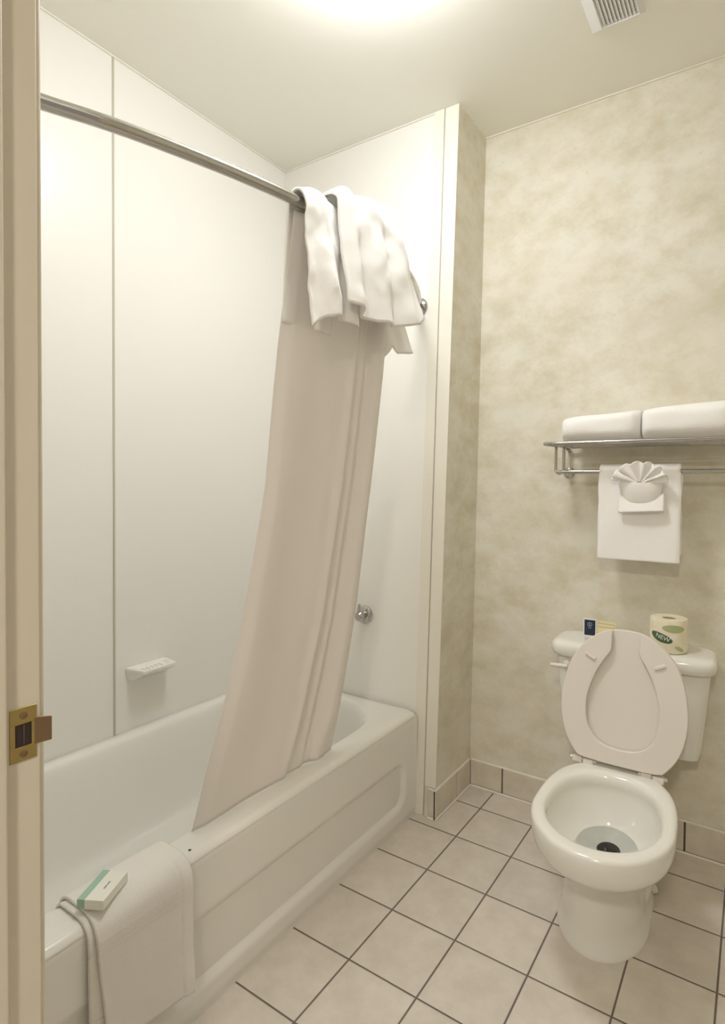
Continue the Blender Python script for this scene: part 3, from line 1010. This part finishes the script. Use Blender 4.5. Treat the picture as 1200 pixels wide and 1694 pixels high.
MB().add(vv, ff).build('lettering', M['card'], roll)

cdt = Vector((0.402, 0.655, TL))
card = thing('folded_card', 'small folded card with navy and cream panels standing on the tank lid', 'card', cdt, 0)
h1 = 0.062
P0 = Matrix.Rotation(math.radians(4), 4, 'Z') @ Matrix.Translation((-0.016, 0, 0))
MB().box(-0.0215, 0.0215, -0.0012, 0.0006, 0, h1, P0).build('front_panel', M['card'], card)
MB().box(-0.0180, 0.0185, -0.0018, -0.0010, 0.004, h1 - 0.0045, P0).build('navy_print', M['navy'], card)
mb = MB()
for a0 in range(0, 360, 20):
    a = math.radians(a0); a2 = math.radians(a0 + 20)
    mb.add([P0 @ Vector((r * cos(q) * 1.1, -0.0021, 0.042 + r * sin(q))) for r, q in ((0.0058, a), (0.0058, a2), (0.0075, a2), (0.0075, a))], [(0, 1, 2, 3)])
mb.box(-0.006, 0.006, -0.0021, -0.0017, 0.029, 0.0305, P0).box(-0.0012, 0.0012, -0.0021, -0.0017, 0.036, 0.046, P0)
mb.build('emblem', mat('pale_blue_ink', (0.35, 0.42, 0.52), 0.5), card)
P1 = Matrix.Translation((0.0385, 0.004, 0)) @ Matrix.Rotation(math.radians(-3), 4, 'Z')
MB().box(-0.033, 0.031, -0.0012, 0.0012, 0, h1 - 0.004, P1).build('side_panel', M['cream'], card)
mb = MB()
for z0, z1 in ((h1 - 0.014, h1 - 0.012), (h1 - 0.026, h1 - 0.024)): mb.box(-0.028, 0.026, -0.0016, -0.0011, z0, z1, P1)
mb.box(0.0255, 0.027, -0.0016, -0.0011, h1 - 0.026, h1 - 0.012, P1)
mb.build('gold_line', M['goldink'], card)

# ------------------------------------------------------------------ towel rack and its towels
SZ = 1.374
rack = wthing('towel_rack', 'chrome towel shelf with a lower bar on the wall above the toilet', 'towel rack', (0.60, YB, 1.32))
RX0, RX1, FY, BY = 0.262, 0.985, 0.535, 0.725
loop = [(RX1, FY, SZ), (RX0 + 0.02, FY, SZ), (RX0 - 0.008, FY + 0.004, SZ), (RX0 - 0.012, FY + 0.02, SZ), (RX0 + 0.004, FY + 0.09, SZ), (RX0 + 0.012, BY - 0.01, SZ), (RX0 + 0.025, BY, SZ), (RX1, BY, SZ)]
pp = resample(loop, 140)
MB().tube(pp, 0.0062, 14).tube([(RX1, FY, SZ), (RX1, BY, SZ)], 0.0062, 14).build('shelf_frame', M['chrome'], rack, smooth=60)
for y in (0.583, 0.630, 0.678):
    MB().tube([(RX0 + 0.003, y, SZ), (RX1, y, SZ)], 0.0042, 10).build('shelf_rod', M['chrome'], rack, smooth=60)
LBY, LBZ = 0.628, 1.281
for x in (RX0 + 0.017, RX1 - 0.017):
    mb = MB()
    mb.tube(catmull([(x - 0.014, LBY, SZ - 0.004), (x - 0.014, LBY, LBZ + 0.02), (x - 0.012, LBY, LBZ + 0.002), (x, LBY, LBZ - 0.006), (x + 0.012, LBY, LBZ + 0.002), (x + 0.014, LBY, LBZ + 0.02), (x + 0.014, LBY, SZ - 0.004)], 5), 0.0052, 10)
    mb.tube([(x, BY, SZ - 0.004), (x, YB - 0.001, SZ - 0.012)], 0.008, 12)
    mb.tube([(x, FY, SZ), (x, BY, SZ)], 0.005, 10)
    mb.tube([(x, LBY, LBZ), (x, YB - 0.001, LBZ)], 0.0055, 10)
    mb.build('bracket', M['chrome'], rack, smooth=60)
    MB().lathe([(0.020, 0), (0.020, 0.004), (0.012, 0.010)], (x, YB - 0.0005, LBZ), (0, -1, 0), 24).build('wall_mount', M['chrome'], rack, smooth=40)
MB().tube([(RX0 + 0.010, LBY, LBZ), (RX1 - 0.010, LBY, LBZ)], 0.0068, 14).build('lower_bar', M['chrome'], rack, smooth=60)


def puff(name, label, x0, x1, y0, y1, z0, z1, r, seed, group, layers=2):
    """a soft folded towel, folded edge to the viewer"""
    n = 56
    rings = []
    xs = [0, 0.012, 0.035, 0.08, 0.16, 0.28, 0.40, 0.52, 0.64, 0.76, 0.86, 0.93, 0.97, 0.99, 1.0]
    for t in xs:
        e = min(t, 1 - t)
        k = 1 - (1 - min(1, e / 0.11)) ** 2 * 0.36
        ring = []
        for j in range(n):
            a = 2 * pi * j / n
            c, s_ = cos(a), sin(a)
            ex = 3.2
            yy = abs(c) ** (2 / ex) * (1 if c >= 0 else -1)
            zz = abs(s_) ** (2 / ex) * (1 if s_ >= 0 else -1)
            y = lerp(y0, y1, 0.5 + 0.5 * yy * k)
            zt2 = z1 + 0.006 * noise.noise(Vector((t * 3 + seed, 0.3, y * 6))) + 0.014 * (t - 0.5)
            z = z0 + (zt2 - z0) * (0.5 + 0.5 * zz) * (0.90 + 0.10 * k if zz > 0 else 1)
            x = lerp(x0, x1, t)
            p = Vector((x, y, z))
            p += Vector((0, 1, 0)) * noise.noise(Vector((x * 14, z * 20, seed))) * 0.005
            ring.append(p)
        rings.append(ring)
    c = (lerp(x0, x1, .5), lerp(y0, y1, .5), z0)
    o = MB().loft(rings).build(name, M['terry'], loc=c, smooth=75, sub=1)
    return tag(o, label, 'towel', group)


puff('folded_towel', 'folded white towel at the left end of the chrome shelf', 0.303, 0.553, 0.532, 0.725, SZ + 0.0075, SZ + 0.098, 0.03, 1.0, 'folded white towels on the chrome shelf')
puff('folded_towel', 'folded white towel right of its twin, cut by the picture edge', 0.557, 0.815, 0.528, 0.725, SZ + 0.0075, SZ + 0.112, 0.03, 5.0, 'folded white towels on the chrome shelf')


def hang(u, v):
    # v: 0 front hem -> over the bar -> 1 back hem
    x = lerp(0.418, 0.668, u)
    L1, L2 = 0.295, 0.27
    top = LBZ + 0.018
    R_ = 0.0155
    s = v * (L1 + pi * R_ + L2)
    if s < L1:
        z = top - R_ - (L1 - s); y = LBY - R_ - 0.004 * sst(0, L1, L1 - s) * 1.0
    elif s < L1 + pi * R_:
        a = (s - L1) / R_
        y = LBY - R_ * cos(a); z = top - R_ + R_ * sin(a)
    else:
        z = top - R_ - (s - L1 - pi * R_); y = LBY + R_
    n = noise.noise(Vector((u * 3, v * 5, 2.2))) * 0.004
    x += (0.5 - u) * 0.012 * sst(0.0, 0.45, v) * 0 + noise.noise(Vector((v * 9, 7.7, u))) * 0.0025
    rnd = 0.006 * (exp(-(u / 0.02) ** 2) + exp(-((1 - u) / 0.02) ** 2))
    return Vector((x, y + n * (1 if s < L1 else -0.6) + (rnd if s < L1 else -rnd), z + n * 0.4))


o = MB().grid(hang, 50, 110).build('hand_towel', M['terry'], loc=(0.543, LBY, LBZ), smooth=80, solid=0.013, offset=0.0, bevel=0)
for m_ in o.modifiers:
    if m_.type == 'SOLIDIFY': m_.use_rim = True
mm = o.modifiers.new('round', 'SUBSURF'); mm.levels = 1; mm.render_levels = 1
tag(o, 'white hand towel hanging on the lower bar behind the fanned washcloth', 'towel')

# washcloth: pleated fan tucked into its own folded pocket
wy = LBY - 0.0155 - 0.012
wc = wthing('washcloth', 'white washcloth folded into a fan on the hanging hand towel', 'washcloth', (0.553, wy, 1.20))


def fan(u, v):
    ph = lerp(-72, 72, u)
    a = math.radians(ph)
    r = lerp(0.012, 0.100, v)
    zig = 0.011 * sin(u * 2 * pi * 6.5) * (0.25 + 0.75 * v)
    cx, cz = 0.553, 1.243
    droop = 0.012 * (abs(ph) / 72) ** 2 * v
    rr = r * (1 - 0.10 * (abs(ph) / 72) ** 2)
    return Vector((cx + rr * sin(a) * 0.98, wy - 0.026 - 0.016 * v + zig, cz + rr * cos(a) * 0.66 - droop + 0.004 * sin(u * 2 * pi * 6.5 + 1)))


MB().grid(fan, 130, 14).build('fan', M['terry'], wc, smooth=80, solid=0.005, offset=0.0)


def pocket(u, v):
    # a cuff, wide at the top, rounded below, bulging to the viewer
    a = lerp(-1, 1, u)
    wz = lerp(1.243, 1.186, v)
    hw = lerp(0.066, 0.046, v ** 1.6)
    y = wy - 0.030 * sqrt(max(0, 1 - a * a * 0.92)) * (1 - 0.55 * v ** 2) - 0.002
    return Vector((0.554 + a * hw, y, wz + 0.006 * (a * a) * (1 - v) - 0.006 * (1 - a * a) * v))


MB().grid(pocket, 40, 20).build('pocket', M['terry'], wc, smooth=80, solid=0.008, offset=0.0)


def tail(u, v):
    a = lerp(-1, 1, u)
    return Vector((0.556 + a * 0.068, wy - 0.006 - 0.016 * v * (1 - 0.3 * a * a), lerp(1.205, 1.150, v) + 0.004 * a))


MB().grid(tail, 24, 14).build('flap', M['terry'], wc, smooth=80, solid=0.009, offset=0.0)
